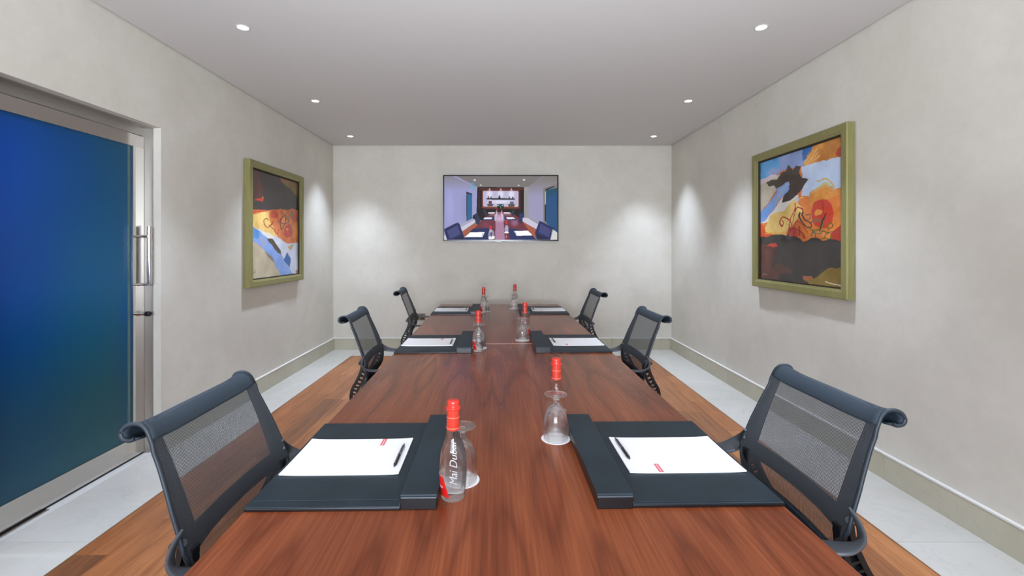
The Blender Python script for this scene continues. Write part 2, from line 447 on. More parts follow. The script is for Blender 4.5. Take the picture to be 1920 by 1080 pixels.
# ------------------------------------------------------------------ door in the left wall
LX = -2.305
frame = MB()
frame.box(XL-0.05-0.055, XL-0.05, DY1-0.001, DY1+0.06, 0, DZ+0.05)      # side lining, embedded in the wall end
frame.box(LX-0.05, LX+0.0, DY0, DY1, 2.033, DZ)                            # header
frame.box(XL-0.105, XL-0.05, DY1-0.004, DY1, 0, DZ)                        # polished jamb face
frame.box(XL-0.105, XL-0.05, DY0, DY0+0.004, 0, DZ)
frame.box(XL-0.105, XL-0.05, DY0, DY1, DZ-0.004, DZ)
struct(frame.build('trim_2', new_mat('brushed_steel', (176,172,166), 0.4, 0.85)))
door = struct(empty('door_1', (LX, DY0+0.012, 0)))
Ld = DY1 - 0.006 - (DY0+0.012)     # leaf length along y
st = 0.082
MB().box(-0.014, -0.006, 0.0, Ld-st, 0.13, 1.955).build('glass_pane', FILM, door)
MB().box(-0.012, -0.004, Ld-st-0.04, Ld-st-0.022, 0.13, 1.955).build('pane_edge_strip', GLASS_EDGE, door)
MB().box(-0.04, 0.0, 0.0, Ld, 1.953, 2.029, 0.001).build('top_rail', STEEL, door)
MB().box(-0.04, 0.0, 0.0, Ld, 0.012, 0.131, 0.001).build('bottom_rail', STEEL, door)
MB().box(-0.04, 0.0, Ld-st-0.004, Ld, 0.131, 1.953, 0.001).build('stile', MIRROR, door)
MB().box(-0.034, -0.0015, 0.0, Ld, 0.0008, 0.012).build('bottom_gap_shade', BLACKP, door)  # black strip added to paint the shade in the gap under the leaf
hy = Ld - 0.047
hd = MB().tube([(0.062, hy+0.012, 1.085), (0.062, hy+0.012, 1.455)], 0.0135, 16).build('pull_handle', CHROME, door, 40)
for z in (1.39, 1.085):
    mm = MB().lathe([(0.0105, 0.0), (0.0105, 0.004), (0.0075, 0.006), (0.0075, 0.06)], 14, (0.0, hy+0.004, z), 'x').build('handle_standoff', CHROME, hd, 40)
mm = MB().lathe([(0.014, 0.0), (0.014, 0.012), (0.010, 0.014), (0.010, 0.045)], 18, (0.0, hy+0.004, 0.90), 'x').build('lock_cylinder', CHROME, door, 40)
MB().lathe([(0.014, 0.045), (0.016, 0.049), (0.016, 0.068), (0.013, 0.073)], 18, (0.0, hy+0.004, 0.90), 'x').build('lock_knob', BLACKP, door, 40)
# floor spring cover plate
fp = tag(empty('floor_spring_plate', (-2.296, 2.10, 0.0)), 'polished steel floor spring cover plate under the foot of the blue glass door', 'floor plate')
MB().box(-0.03, 0.016, -0.17, 0.19, 0.0005, 0.004, 0.001).build('cover_plate', CHROME, fp)
for y in (-0.13, 0.03, 0.15): MB().lathe([(0.005, 0.004), (0.004, 0.0052)], 12, (0.004, y, 0)).build('screw', BLACKP, fp)
# corridor beyond
struct(MB().box(-4.3, XL-T, 0.6, 4.4, -0.12, 0.0).build('floor_corridor', MARBLE))
struct(MB().box(-4.4, -4.3, 0.6, 4.4, 0, 2.7).box(-4.3, XL-T, 0.5, 0.6, 0, 2.7).box(-4.3, XL-T, 4.4, 4.5, 0, 2.7).box(-4.4, XL-T, 0.5, 4.5, 2.64, 2.72).build('wall_corridor', WALL))

# the wood display wall behind the camera (shown on the television), whose niche holds the added fill light
dw = tag(empty('display_wall', (-0.35, YR, 0)), 'dark wood display wall with a lit pale niche, behind the camera end of the table', 'display wall')
DW = new_mat('dark_mahogany', (58,28,20), 0.35); PALEN = new_mat('pale_niche_back', (210,208,204), 0.7)
MB().box(-1.60, -1.28, 0.001, 0.30, 0.01, 2.62, 0.004).build('side_panel', DW, dw)
MB().box(1.28, 1.60, 0.001, 0.30, 0.01, 2.62, 0.004).build('side_panel', DW, dw)
MB().box(-1.28, 1.28, 0.001, 0.30, 2.12, 2.62, 0.004).build('top_panel', DW, dw)
MB().box(-1.28, 1.28, 0.001, 0.30, 0.01, 1.10, 0.004).build('lower_cabinet', DW, dw)
MB().box(-1.28, 1.28, 0.001, 0.012, 1.10, 2.12).build('niche_back', PALEN, dw)
MB().box(-1.0, 1.0, 0.045, 0.22, 1.66, 1.70, 0.003).build('shelf', DW, dw)
for x in (-0.75, 0.75): MB().box(x-0.22, x+0.22, 0.045, 0.20, 1.34, 1.37, 0.003).build('shelf', DW, dw)

# ------------------------------------------------------------------ ceiling downlights
dl = empty('downlight', (LIGHTS[0][0], LIGHTS[0][1], H))
MB().lathe([(0.030, 0.000), (0.032, -0.003), (0.038, -0.004), (0.040, -0.001), (0.040, 0.004), (0.030, 0.004)], 32, cap=False).build('trim_ring', RING, dl, 40)
MB().lathe([(0.0005, -0.0008), (0.030, -0.0008), (0.030, 0.003), (0.0005, 0.003)], 32).build('lens', LAMP, dl)
dlab = ['recessed round ceiling downlight on the left side, nearest the door and camera', 'recessed round ceiling downlight on the left side, middle of the row of three',
        'recessed round ceiling downlight on the left side, nearest the back wall', 'recessed round ceiling downlight on the right side, nearest the camera',
        'recessed round ceiling downlight on the right side, middle of the row of three', 'recessed round ceiling downlight on the right side, nearest the back wall']
for i, (x, y) in enumerate(LIGHTS[:6]):      # the fixtures in view
    o = dl if i == 0 else copy_tree(dl)
    o.location = (x, y, H)
    tag(o, dlab[i], 'ceiling light', 'ceiling downlights')

# ------------------------------------------------------------------ painted surfaces (flat prints and a screen)
def homography(src, dst):
    A = []; b = []
    for (x, y), (u, v) in zip(src, dst):
        A.append([x, y, 1, 0, 0, 0, -u*x, -u*y]); b.append(u)
        A.append([0, 0, 0, x, y, 1, -v*x, -v*y]); b.append(v)
    h = np.linalg.solve(np.array(A, float), np.array(b, float)); return np.append(h, 1).reshape(3, 3)
class Paint:
    """flat print: shapes are laid down in the picture's own drawing units"""
    def __init__(s, w, h, quad, base, seed=1, rough=0.0):
        s.w, s.h = w, h
        u, v = np.meshgrid(np.linspace(0, 1, w), np.linspace(0, 1, h))
        Hm = homography([(0,0),(1,0),(1,1),(0,1)], quad)
        q = Hm @ np.stack([u.ravel(), v.ravel(), np.ones(u.size)])
        s.x = (q[0]/q[2]).reshape(h, w); s.y = (q[1]/q[2]).reshape(h, w)
        rs = np.random.RandomState(seed)
        def fbm(sc):
            out = np.zeros((h, w))
            for o in range(6):
                k = sc*2**o; g = rs.rand(k+2, k+2)
                xi = u*k; yi = v*k; x0 = xi.astype(int); y0 = yi.astype(int); fx = xi-x0; fy = yi-y0
                fx = fx*fx*(3-2*fx); fy = fy*fy*(3-2*fy)
                out += (g[y0,x0]*(1-fx)*(1-fy)+g[y0,x0+1]*fx*(1-fy)+g[y0+1,x0]*(1-fx)*fy+g[y0+1,x0+1]*fx*fy-0.5)/2**o
            return out
        s.n1, s.n2, s.n3 = fbm(6), fbm(6), fbm(9)
        s.X = s.x + s.n1*rough; s.Y = s.y + s.n2*rough
        s.c = np.ones((h, w, 3))*np.array(base, float)
    def put(s, m, col, a=1.0, var=0.0):
        col = np.array(col, float); c = col + (s.n3*var)[..., None]
        k = (m.astype(float)*a)[..., None]; s.c = s.c*(1-k) + c*k
    def poly(s, pts, col, a=1.0, var=0.0, soft=False):
        X, Y = s.X, s.Y; ins = np.zeros(X.shape, bool); n = len(pts)
        for i in range(n):
            x1, y1 = pts[i]; x2, y2 = pts[(i+1) % n]
            if y1 == y2: continue
            c = ((Y < y1) != (Y < y2)) & (X < (x2-x1)*(Y-y1)/(y2-y1)+x1); ins ^= c
        s.put(ins, col, a, var)
    def oval(s, cx, cy, rx, ry, col, a=1.0, var=0.0, blur=0.0):
        d = ((s.X-cx)/rx)**2 + ((s.Y-cy)/ry)**2
        s.put(np.clip((1-d)/max(blur, 1e-6), 0, 1) if blur > 0 else d < 1, col, a, var)
    def line(s, pts, wd, col, a=1.0, smooth=True, var=0.0):
        if smooth and len(pts) > 2: pts = smooth_curve(pts, 8)
        D = np.full(s.X.shape, 1e9)
        for p, q in zip(pts[:-1], pts[1:]):
            dx, dy = q[0]-p[0], q[1]-p[1]; L = dx*dx+dy*dy+1e-9
            t = np.clip(((s.X-p[0])*dx+(s.Y-p[1])*dy)/L, 0, 1)
            D = np.minimum(D, (s.X-p[0]-t*dx)**2+(s.Y-p[1]-t*dy)**2)
        s.put(D < (wd/2)**2, col, a, var)
    def mesh(s, name, W, Hh):
        """grid in the local x-z plane, centred, facing -y"""
        c = np.clip(s.c, 0, 255)/255; lin = np.where(c <= 0.04045, c/12.92, ((c+0.055)/1.055)**2.4)
        gx, gz = np.meshgrid(np.linspace(-W/2, W/2, s.w), np.linspace(Hh/2, -Hh/2, s.h))
        co = np.stack([gx.ravel(), np.zeros(gx.size), gz.ravel()], 1)
        me = bpy.data.meshes.new(name)
        i = np.arange(s.w*s.h).reshape(s.h, s.w)
        q = np.stack([i[:-1,:-1], i[1:,:-1], i[1:,1:], i[:-1,1:]], -1).reshape(-1, 4)
        me.vertices.add(len(co)); me.vertices.foreach_set('co', co.ravel())
        me.loops.add(q.size); me.loops.foreach_set('vertex_index', q.ravel())
        me.polygons.add(len(q)); me.polygons.foreach_set('loop_start', np.arange(len(q))*4)
        me.update(calc_edges=True)
        at = me.color_attributes.new('paint', 'FLOAT_COLOR', 'POINT')
        at.data.foreach_set('color', np.concatenate([lin.reshape(-1, 3), np.ones((len(co), 1))], 1).ravel())
        me.validate(); return me

def abstract_painting():
    P = Paint(330, 330, [(80,272),(508,138),(503,930),(80,882)], (214,118,48), 5, 20)
    P.put(np.ones(P.X.shape, bool), (214,120,50), 1, 40)
    P.poly([(60,250),(360,150),(330,250),(210,310),(140,350),(60,400)], (86,160,218), 1, 30)
    P.poly([(165,235),(300,190),(318,285),(215,305),(140,345),(110,330),(180,290)], (140,160,208), 1, 20)
    P.poly([(298,190),(360,160),(335,225),(302,262)], (32,108,182), 1, 20)
    P.poly([(350,180),(540,110),(540,262),(420,262),(300,290),(318,240)], (204,132,50), 1, 45)
    P.poly([(400,170),(500,150),(480,210),(420,240)], (176,112,44), 0.6, 30)
    for a, b in (((306,272),(352,205)), ((312,276),(380,222)), ((318,282),(388,240)), ((330,262),(372,200))):
        P.line([a, b], 5, (240,196,120), 0.9, False)
    P.poly([(530,170),(480,200),(464,232),(470,246),(530,254)], (184,62,46), 1, 20)
    P.poly([(292,292),(420,262),(530,246),(530,410),(452,432),(405,400),(330,455),(288,450),(300,340)], (194,212,238), 1, 22)
    P.poly([(60,392),(150,345),(190,345),(180,400),(150,440),(60,560)], (206,198,178), 1, 30)
    P.poly([(60,372),(150,340),(165,350),(60,402)], (226,206,212), 0.9, 15)
    P.poly([(60,560),(160,440),(215,372),(246,392),(205,450),(90,590),(60,610)], (120,166,228), 1, 20)
    P.poly([(150,470),(210,395),(235,385),(200,440),(160,500)], (182,176,186), 0.55, 20)
    P.poly([(85,598),(200,462),(250,428),(278,450),(250,500),(180,545),(110,590)], (228,226,220), 1, 20)
    P.poly([(95,640),(130,555),(200,520),(256,470),(300,455),(330,520),(290,560),(220,640),(200,664),(130,655)], (240,204,118), 1, 40)
    P.poly([(262,470),(330,455),(400,440),(540,396),(540,640),(440,660),(300,660),(280,580),(310,520)], (226,128,44), 1, 40)
    P.poly([(330,440),(400,380),(440,400),(452,430),(508,410),(508,440),(420,470),(340,500)], (222,150,56), 0.8, 40)
    P.line([(372,370),(410,362),(440,380),(450,415)], 8, (214,180,90), 0.9)
    P.line([(380,400),(410,380),(430,395)], 9, (196,206,140), 0.8)
    P.poly([(455,560),(540,430),(540,560),(470,610)], (224,140,58), 0.9, 30)
    P.oval(397, 545, 50, 76, (204,62,36), 1, 25)
    P.oval(376, 540, 14, 16, (232,150,62))
    P.line([(392,480),(394,545)], 3, (150,50,35), 0.9, False)
    P.poly([(432,690),(445,640),(480,600),(540,580),(540,700)], (176,52,32), 1, 20)
    P.poly([(60,590),(98,610),(110,640),(150,655),(205,660),(205,690),(60,690)], (216,78,32), 1, 25)
    P.line([(110,648),(160,648),(210,645)], 6, (244,170,60), 0.9)
    P.oval(270, 471, 11, 15, (214,216,228))
    P.poly([(108,384),(130,372),(160,366),(182,332),(204,322),(222,286),(238,298),(250,310),(268,284),(290,290),(286,330),(296,352),(326,362),(308,384),(282,430),(232,480),(190,488),(206,446),(236,408),(226,372),(172,424),(156,398),(120,404)], (64,50,38), 1, 18)
    P.poly([(160,418),(210,378),(228,372),(238,384),(195,432)], (150,176,222), 0.9, 20)
    P.oval(240, 650, 42, 42, (180,48,28), 0.75, 40, 0.6)
    R = (172,46,26)
    P.line([(185,612),(172,585),(182,562),(210,560),(236,580),(240,606),(220,622)], 7, R)
    P.line([(184,610),(192,592),(186,572)], 5, R)
    P.line([(232,640),(225,600),(246,556),(266,520),(264,492)], 6, (196,58,30))
    P.line([(246,640),(250,600),(262,560),(272,522)], 5, (196,58,30))
    P.line([(250,545),(280,512),(306,524),(300,548)], 6, (190,54,28))
    P.line([(268,640),(262,604),(282,582),(304,604),(318,640)], 6, (186,60,30))
    P.line([(215,650),(235,625),(262,622),(290,640),(300,670)], 8, (160,42,28))
    for q in ((215,665),(250,670),(280,660)): P.line([(q[0],q[1]),(q[0]+8,q[1]-50)], 9, (150,44,30), 0.8, False)
    K = (58,52,46)
    P.line([(292,536),(290,560),(306,590),(326,612),(344,604),(338,582),(318,572),(302,548),(308,536)], 7, K)
    P.line([(318,545),(340,540),(338,562),(322,566)], 3, K)
    P.line([(346,582),(372,576),(390,592),(388,622),(366,632),(336,622)], 9, (122,112,48))
    P.line([(404,540),(392,590),(384,634)], 6, K)
    P.line([(345,640),(380,650),(400,632),(430,640)], 7, (110,92,40))
    P.line([(412,668),(420,632),(442,610),(436,596),(418,604),(424,624)], 7, (128,104,40))
    P.line([(392,672),(416,664),(440,672),(444,644)], 7, (120,100,38))
    P.line([(330,660),(350,630),(356,668)], 8, (110,96,42)); P.line([(420,640),(458,632)], 4, K, 1, False)
    P.poly([(60,662),(120,668),(160,654),(205,658),(214,640),(226,662),(262,672),(296,690),(340,668),(400,680),(440,668),(540,700),(540,820),(450,830),(400,862),(330,905),(60,905)], (53,48,46), 1, 14)
    P.poly([(60,694),(120,706),(166,716),(160,780),(140,820),(190,860),(160,905),(60,900)], (86,46,38), 1, 25)
    P.poly([(150,820),(190,806),(260,850),(200,866)], (96,52,40), 0.7, 20)
    P.poly([(118,708),(150,704),(160,698),(170,712),(150,724)], (206,62,36), 1, 20)
    P.poly([(540,800),(480,826),(440,828),(400,850),(340,884),(300,892),(330,910),(540,950)], (122,98,34), 1, 22)
    P.poly([(292,868),(332,866),(340,884),(296,892)], (170,92,50), 0.9, 30)
    P.line([(400,905),(440,912),(500,926)], 5, (214,196,170), 0.9, True)
    P.line([(92,868),(118,868)], 3, (150,150,150), 0.8, False)
    return P.mesh('canvas_print', 1.0, 1.0)
def abstract_painting_left():
    P = Paint(300, 300, [(130,130),(475,238),(472,908),(120,940)], (214,118,48), 9, 14)
    P.put(np.ones(P.X.shape, bool), (212,116,50), 1, 40)
    P.poly([(110,470),(260,438),(275,520),(300,590),(345,650),(280,660),(200,600),(110,530)], (238,196,108), 1, 40)
    P.poly([(300,430),(490,430),(490,680),(400,692),(330,655),(300,560)], (218,112,46), 1, 40)
    P.poly([(430,560),(490,500),(490,600),(440,650)], (224,136,60), 0.8, 30)
    P.poly([(170,555),(230,590),(330,640),(400,680),(490,676),(490,930),(400,900),(330,760),(240,660)], (206,214,228), 1, 24)
    P.poly([(215,585),(270,600),(300,640),(250,640)], (236,228,206), 0.9, 20)
    P.poly([(100,500),(150,545),(200,590),(262,655),(342,745),(398,840),(428,930),(340,930),(300,825),(228,730),(100,600)], (130,164,222), 1, 20)
    P.poly([(100,500),(150,545),(190,585),(180,640),(100,600)], (84,146,208), 0.9, 20)
    P.poly([(180,620),(230,640),(240,690),(205,700)], (176,172,184), 0.6, 15)
    P.poly([(100,605),(228,732),(300,828),(352,940),(100,960)], (190,176,148), 1, 26)
    P.poly([(225,730),(290,790),(300,830),(250,780)], (120,108,92), 0.7, 15)
    P.poly([(242,640),(285,646),(322,690),(352,742),(350,766),(325,748),(285,705),(258,672)], (68,54,34), 1, 16)
    P.poly([(394,748),(413,800),(406,866),(390,840),(370,802)], (28,92,168), 1, 14)
    P.poly([(398,704),(440,686),(424,734),(408,722)], (196,158,86), 0.9, 20)
    P.oval(404, 590, 32, 50, (198,62,36), 1, 22); P.oval(396, 578, 9, 10, (232,150,70)); P.oval(318, 645, 9, 14, (214,216,226))
    P.oval(300, 468, 34, 34, (170,46,28), 0.8, 40, 0.6); P.oval(455, 480, 30, 50, (176,56,32), 0.7, 30, 0.6)
    Q = (150,44,28)
    P.line([(262,500),(246,492),(230,506),(236,540),(256,556),(276,544),(290,520)], 6, Q)
    P.line([(330,470),(322,500),(332,528),(345,500)], 5, Q); P.line([(270,540),(300,590),(318,612),(330,580)], 5, (186,60,30))
    P.line([(385,470),(356,490),(340,540),(346,575),(366,556),(382,510),(376,478)], 6, (58,44,32))
    P.line([(352,530),(380,536),(408,520),(404,500),(378,506)], 5, (90,58,32)); P.line([(408,520),(416,560)], 4, (70,46,32), 1, False)
    P.line([(354,430),(366,470),(400,490),(430,460)], 9, (122,104,44), 0.9); P.line([(430,440),(436,480),(420,500)], 8, (118,98,42), 0.9)
    P.poly([(110,415),(180,430),(252,438),(246,448),(170,446),(130,470),(122,505),(100,510)], (208,78,36), 1, 24)
    P.poly([(110,110),(230,150),(240,300),(200,360),(110,390)], (80,42,34), 1, 24)
    P.poly([(190,150),(340,190),(400,260),(490,330),(490,440),(430,432),(400,440),(352,428),(320,434),(262,436),(205,432),(110,415),(110,380),(175,368),(220,348),(212,270)], (50,44,42), 1, 14)
    P.poly([(330,185),(490,235),(490,345),(448,325),(400,268),(350,228)], (116,92,40), 1, 22)
    P.poly([(345,205),(385,222),(380,240),(350,230)], (160,90,44), 0.8, 20)
    P.poly([(160,356),(190,346),(222,350),(218,376),(196,366)], (196,56,34), 1, 20)
    P.line([(134,896),(150,872),(158,890),(142,900),(160,884)], 2.5, (120,100,80), 0.8); P.oval(460, 893, 12, 12, (170,90,90), 0.7, 20)
    return P.mesh('canvas_print_left', 1.0, 1.0)
PRINT_M = mat_vcol('abstract_print', 0, 0.5)
CANVAS = abstract_painting(); CANVAS.materials.append(PRINT_M)
CANVAS_L = abstract_painting_left(); CANVAS_L.materials.append(PRINT_M)

def picture(side, y0, y1, z0, z1, label, flip):
    """frame hung a little off the wall; local x runs along the wall, +y towards the wall"""
    W, Hh = y1-y0, z1-z0; dep = 0.052
    yc, zc = (y0+y1)/2, (z0+z1)/2
    if side > 0: root = empty('framed_painting', (XR-0.004-dep, yc, zc), -PI/2)
    else: root = empty('framed_painting', (XL+0.004+dep, yc, zc), PI/2)
    fw = 0.062
    fr = MB()
    def mitre(a0, a1, b0, b1):   # bevelled moulding: outer rim, raised band, inner lip
        pass
    prof = [(0.0, dep-0.004), (0.0, 0.006), (0.006, 0.0), (fw-0.016, 0.0), (fw-0.012, 0.004), (fw, 0.008), (fw, 0.030)]
    rings = []
    for off, dy in prof:
        rings.append([(-W/2+off, dy, -Hh/2+off), (W/2-off, dy, -Hh/2+off), (W/2-off, dy, Hh/2-off), (-W/2+off, dy, Hh/2-off)])
    fr.rings(rings, True, False); fr.build('frame', FRAME, root)
    lin = MB(); o1 = fw; o2 = fw+0.012
    def ringbox(o1, o2, ya, yb):
        r = [[(-W/2+o, y, -Hh/2+o), (W/2-o, y, -Hh/2+o), (W/2-o, y, Hh/2-o), (-W/2+o, y, Hh/2-o)] for o, y in ((o1, ya), (o2, ya), (o2, yb), (o1, yb), (o1, ya))]
        return r
    lin.rings(ringbox(fw-0.002, fw+0.010, 0.022, 0.034), True, False); lin.build('liner', LINER, root)
    MB().box(-W/2+0.04, W/2-0.04, 0.036, dep+0.003, -Hh/2+0.03, Hh/2-0.03).build('backing_board', BACKB, root)
    o = bpy.data.objects.new('canvas', CANVAS_L if flip else CANVAS); C.objects.link(o); o.parent = root; o.location = (0, 0.0345, 0)
    cw, ch = W-2*fw-0.012, Hh-2*fw-0.012
    o.scale = (cw, 1, ch)
    tag(root, label, 'painting'); return root
picture(1, 2.817, 3.895, 0.992, 2.10, 'green-gold framed abstract painting on the right wall, dark lower half, blue top corner', False)
picture(-1, 3.856, 4.905, 0.975, 2.075, 'green-gold framed abstract painting on the left wall, dark upper half, blue stripe below', True)

def screen_print():
    P = Paint(430, 242, [(97,148),(1527,143),(1527,945),(97,945)], (118,112,112), 2, 0)
    G = lambda m, c, a=1.0: P.put(m, c, a)
    P.poly([(90,140),(230,140),(515,285),(515,620),(90,900)], (150,150,196))
    ins = (P.X < 515); P.put(ins*np.clip((330-P.Y)/190, 0, 1)*(P.Y > 148+(P.X-200)*0.45), (122,120,118), 0.8)
    P.oval(360, 560, 70, 230, (138,138,182), 0.6, 0, 1); P.oval(170, 520, 60, 250, (166,168,220), 0.5, 0, 1)
    P.poly([(1350,140),(1540,140),(1540,900),(1165,700),(1165,280)], (150,147,178))
    P.put(np.clip((400-P.Y)/220, 0, 1)*(P.X > 1165)*(P.Y > 280-(P.X-1165)*0.72), (122,116,108), 0.9)
    P.poly([(1100,285),(1165,280),(1165,700),(1100,690)], (148,145,146))
    P.poly([(513,285),(1105,285),(1105,700),(500,700)], (24,11,12))
    P.poly([(530,300),(1095,300),(1095,318),(530,318)], (92,42,34)); P.poly([(530,296),(545,296),(548,560),(530,560)], (60,26,24))
    P.poly([(575,322),(1042,322),(1042,548),(575,548)], (124,62,42)); P.poly([(1046,322),(1068,322),(1068,560),(1046,560)], (52,24,22))
    P.poly([(588,340),(600,334),(1022,334),(1032,342),(1032,520),(1022,530),(600,530),(588,520)], (182,178,206))
    for cx in (668, 810, 945): P.oval(cx, 370, 48, 60, (222,220,240), 0.9, 0, 1); P.oval(cx, 312, 9, 14, (210,180,180), 0.8)
    P.oval(810, 468, 190, 28, (224,222,240), 0.8, 0, 1)
    P.poly([(626,424),(992,424),(985,441),(632,441)], (30,26,28)); P.poly([(634,498),(720,498),(716,508),(638,508)], (26,22,24)); P.poly([(900,498),(992,498),(988,508),(904,508)], (26,22,24))
    P.poly([(640,508),(712,508),(705,526),(645,526)], (88,76,62)); P.poly([(905,508),(985,508),(978,528),(910,528)], (92,78,64))
    P.poly([(655,460),(695,460),(696,496),(655,496)], (104,44,58)); P.poly([(925,466),(972,466),(972,496),(925,496)], (84,86,110))
    for x0, y0 in ((652,396),(688,404),(795,380),(918,402),(960,404)): P.poly([(x0-6,y0),(x0+6,y0),(x0+7,424),(x0-7,424)], (44,34,44))
    P.poly([(780,404),(808,404),(808,424),(780,424)], (40,26,26))
    P.poly([(768,500),(846,500),(846,560),(768,560)], (8,12,16)); P.oval(782,515,7,7,(170,190,190)); P.oval(830,515,7,7,(170,190,190)); P.oval(808,532,6,16,(90,150,120))
    P.poly([(600,548),(1040,548),(1040,560),(600,560)], (70,30,26))
    P.poly([(374,340),(448,366),(448,706),(378,718)], (40,96,140)); P.poly([(374,340),(448,366),(446,384),(378,366)], (40,44,50)); P.poly([(374,346),(382,350),(384,716),(376,718)], (20,34,52))
    P.poly([(1348,300),(1540,232),(1540,900),(1352,760)], (122,118,118)); P.poly([(1368,330),(1385,322),(1385,720),(1368,700)], (30,26,26)); P.poly([(1370,338),(1382,334),(1382,500),(1370,500)], (206,202,200))
    P.poly([(1385,322),(1540,286),(1540,870),(1385,730)], (36,78,122)); P.poly([(1385,322),(1540,286),(1540,330),(1390,420)], (34,76,100)); P.poly([(1370,310),(1480,270),(1500,276),(1390,322)], (30,28,30))
    P.line([(440,236),(470,250),(462,300)], 30, (90,150,176), 0.6, False); P.poly([(446,282),(472,286),(468,308),(444,300)], (70,190,170))
    P.poly([(200,790),(490,672),(500,716),(320,842),(300,940),(90,945),(90,900)], (196,194,214)); P.poly([(280,760),(480,664),(490,688),(290,800)], (162,160,184))
    P.poly([(1080,668),(1165,672),(1320,760),(1300,830),(1090,720)], (196,192,212)); P.poly([(1165,664),(1330,740),(1320,770),(1165,680)], (150,144,150))
    P.poly([(1440,945),(1475,820),(1540,860),(1540,945)], (206,206,206))
    P.poly([(320,842),(500,728),(520,790),(350,900),(335,880)], (160,86,62)); P.poly([(1080,708),(1268,822),(1255,930),(1140,810)], (162,84,58))
    P.poly([(690,600),(940,600),(1060,680),(1250,945),(340,945),(570,700)], (106,44,56)); P.poly([(700,600),(930,600),(960,640),(660,640)], (128,92,98))
    P.poly([(748,620),(838,620),(862,945),(738,945)], (176,136,166), 0.85); P.oval(800, 680, 90, 50, (204,176,206), 0.8, 0, 1)
    P.oval(985, 730, 60, 60, (170,130,168), 0.6, 0, 1); P.oval(620, 760, 60, 60, (130,70,100), 0.5, 0, 1)
    for q in ([(585,570),(610,565),(640,630),(620,650),(600,620)], [(985,570),(960,568),(940,630),(955,646),(975,620)]): P.poly(q, (40,46,62))
    P.poly([(660,602),(735,602),(725,614),(645,614)], (232,226,240)); P.poly([(845,602),(920,602),(935,614),(850,614)], (232,226,240))
    P.poly([(458,640),(500,612),(516,608),(552,700),(530,760),(498,740)], (38,46,72)); P.poly([(1050,602),(1110,622),(1108,634),(1090,660),(1080,745),(1035,725)], (36,44,86)); P.poly([(456,640),(478,636),(490,680),(458,682)], (10,10,16))
    P.poly([(600,662),(740,655),(735,700),(570,702)], (50,60,96)); P.poly([(608,664),(700,664),(692,684),(592,684)], (236,234,244)); P.poly([(848,655),(960,660),(1020,700),(860,702)], (52,62,98)); P.poly([(880,662),(970,662),(992,682),(892,684)], (236,234,244))
    for bx, y0, k in ((758,560,.6),(742,596,.75),(820,560,.6),(832,590,.7)):
        P.poly([(bx-8*k,y0),(bx+8*k,y0),(bx+8*k,y0+40*k),(bx-8*k,y0+40*k)], (176,50,62)); P.oval(bx, y0+95*k, 16*k, 60*k, (200,190,214), 0.8)
    P.poly([(90,812),(240,738),(268,728),(290,748),(345,905),(345,945),(130,945)], (33,40,84)); P.poly([(130,832),(262,762),(300,872),(170,936)], (66,70,118)); P.poly([(210,945),(330,885),(345,945)], (28,32,66))
    P.poly([(97,880),(130,945),(97,945)], (210,208,214))
    P.poly([(1300,708),(1330,716),(1470,790),(1502,788),(1495,805),(1462,812),(1438,945),(1270,945),(1242,860)], (34,40,88)); P.poly([(1312,740),(1446,812),(1420,912),(1290,850)], (64,66,116)); P.poly([(1265,870),(1400,925),(1395,945),(1270,945)], (30,32,66))
    P.poly([(455,806),(660,796),(652,945),(320,945)], (30,42,88)); P.poly([(424,850),(606,848),(578,910),(354,912)], (248,248,250)); P.line([(586,860),(574,900)], 6, (60,62,110), 1, False)
    P.poly([(900,798),(1120,828),(1160,830),(1262,945),(932,945)], (34,44,92)); P.poly([(975,836),(1156,830),(1214,888),(1012,894)], (248,248,250)); P.line([(988,846),(1004,872)], 6, (60,62,110), 1, False)
    P.oval(690, 880, 38, 62, (140,140,172)); P.oval(705, 915, 30, 22, (236,236,242)); P.oval(690, 870, 12, 40, (60,60,92), 0.8); P.oval(672, 920, 20, 20, (226,226,236)); P.poly([(668,766),(692,766),(694,814),(666,814)], (200,44,58)); P.poly([(672,814),(690,814),(700,850),(662,850)], (176,172,192))
    P.oval(884, 810, 24, 50, (164,160,190)); P.oval(884, 852, 28, 12, (240,240,244)); P.poly([(872,698),(892,698),(894,744),(872,744)], (196,48,58)); P.oval(880, 905, 10, 30, (200,160,190), 0.8, 0, 1)
    for cx, cy, r in ((480,197,12),(1105,193,13),(557,260,9),(1037,262,9)): P.oval(cx, cy, r*2, r*1.5, (190,186,186), 0.7, 0, 1); P.oval(cx, cy, r*.8, r*.6, (240,236,232))
    return P.mesh('screen_picture', 1.448, 0.818)
tv = tag(empty('wall_television', (-0.028, YB-0.052, 1.826)), 'wide black flat television on the back wall showing a meeting room', 'television')
MB().box(-0.741, 0.741, -0.006, 0.032, -0.425, 0.425, 0.003).build('bezel', TVB, tv)
MB().box(-0.738, 0.738, -0.003, 0.034, -0.4275, -0.4245).build('silver_edge', TVS, tv)
MB().box(-0.45, 0.45, 0.030, 0.0515, -0.30, 0.30).build('rear_housing', BLACKP, tv)
MB().box(-0.05, -0.01, 0.0, 0.012, -0.4335, -0.4275, 0.001).build('sensor_bar', TVS, tv); MB().box(0.015, 0.06, 0.0, 0.012, -0.4335, -0.4275, 0.001).build('button_bar', BLACKP, tv)
so = bpy.data.objects.new('screen', screen_print()); C.objects.link(so); so.parent = tv; so.location = (0.0, -0.0068, 0.001)
so.data.materials.append(mat_vcol('lit_screen', 0.92, 0.45)); so.data.materials[0].node_tree.nodes['Principled BSDF'].inputs['Specular IOR Level'].default_value = 0.12

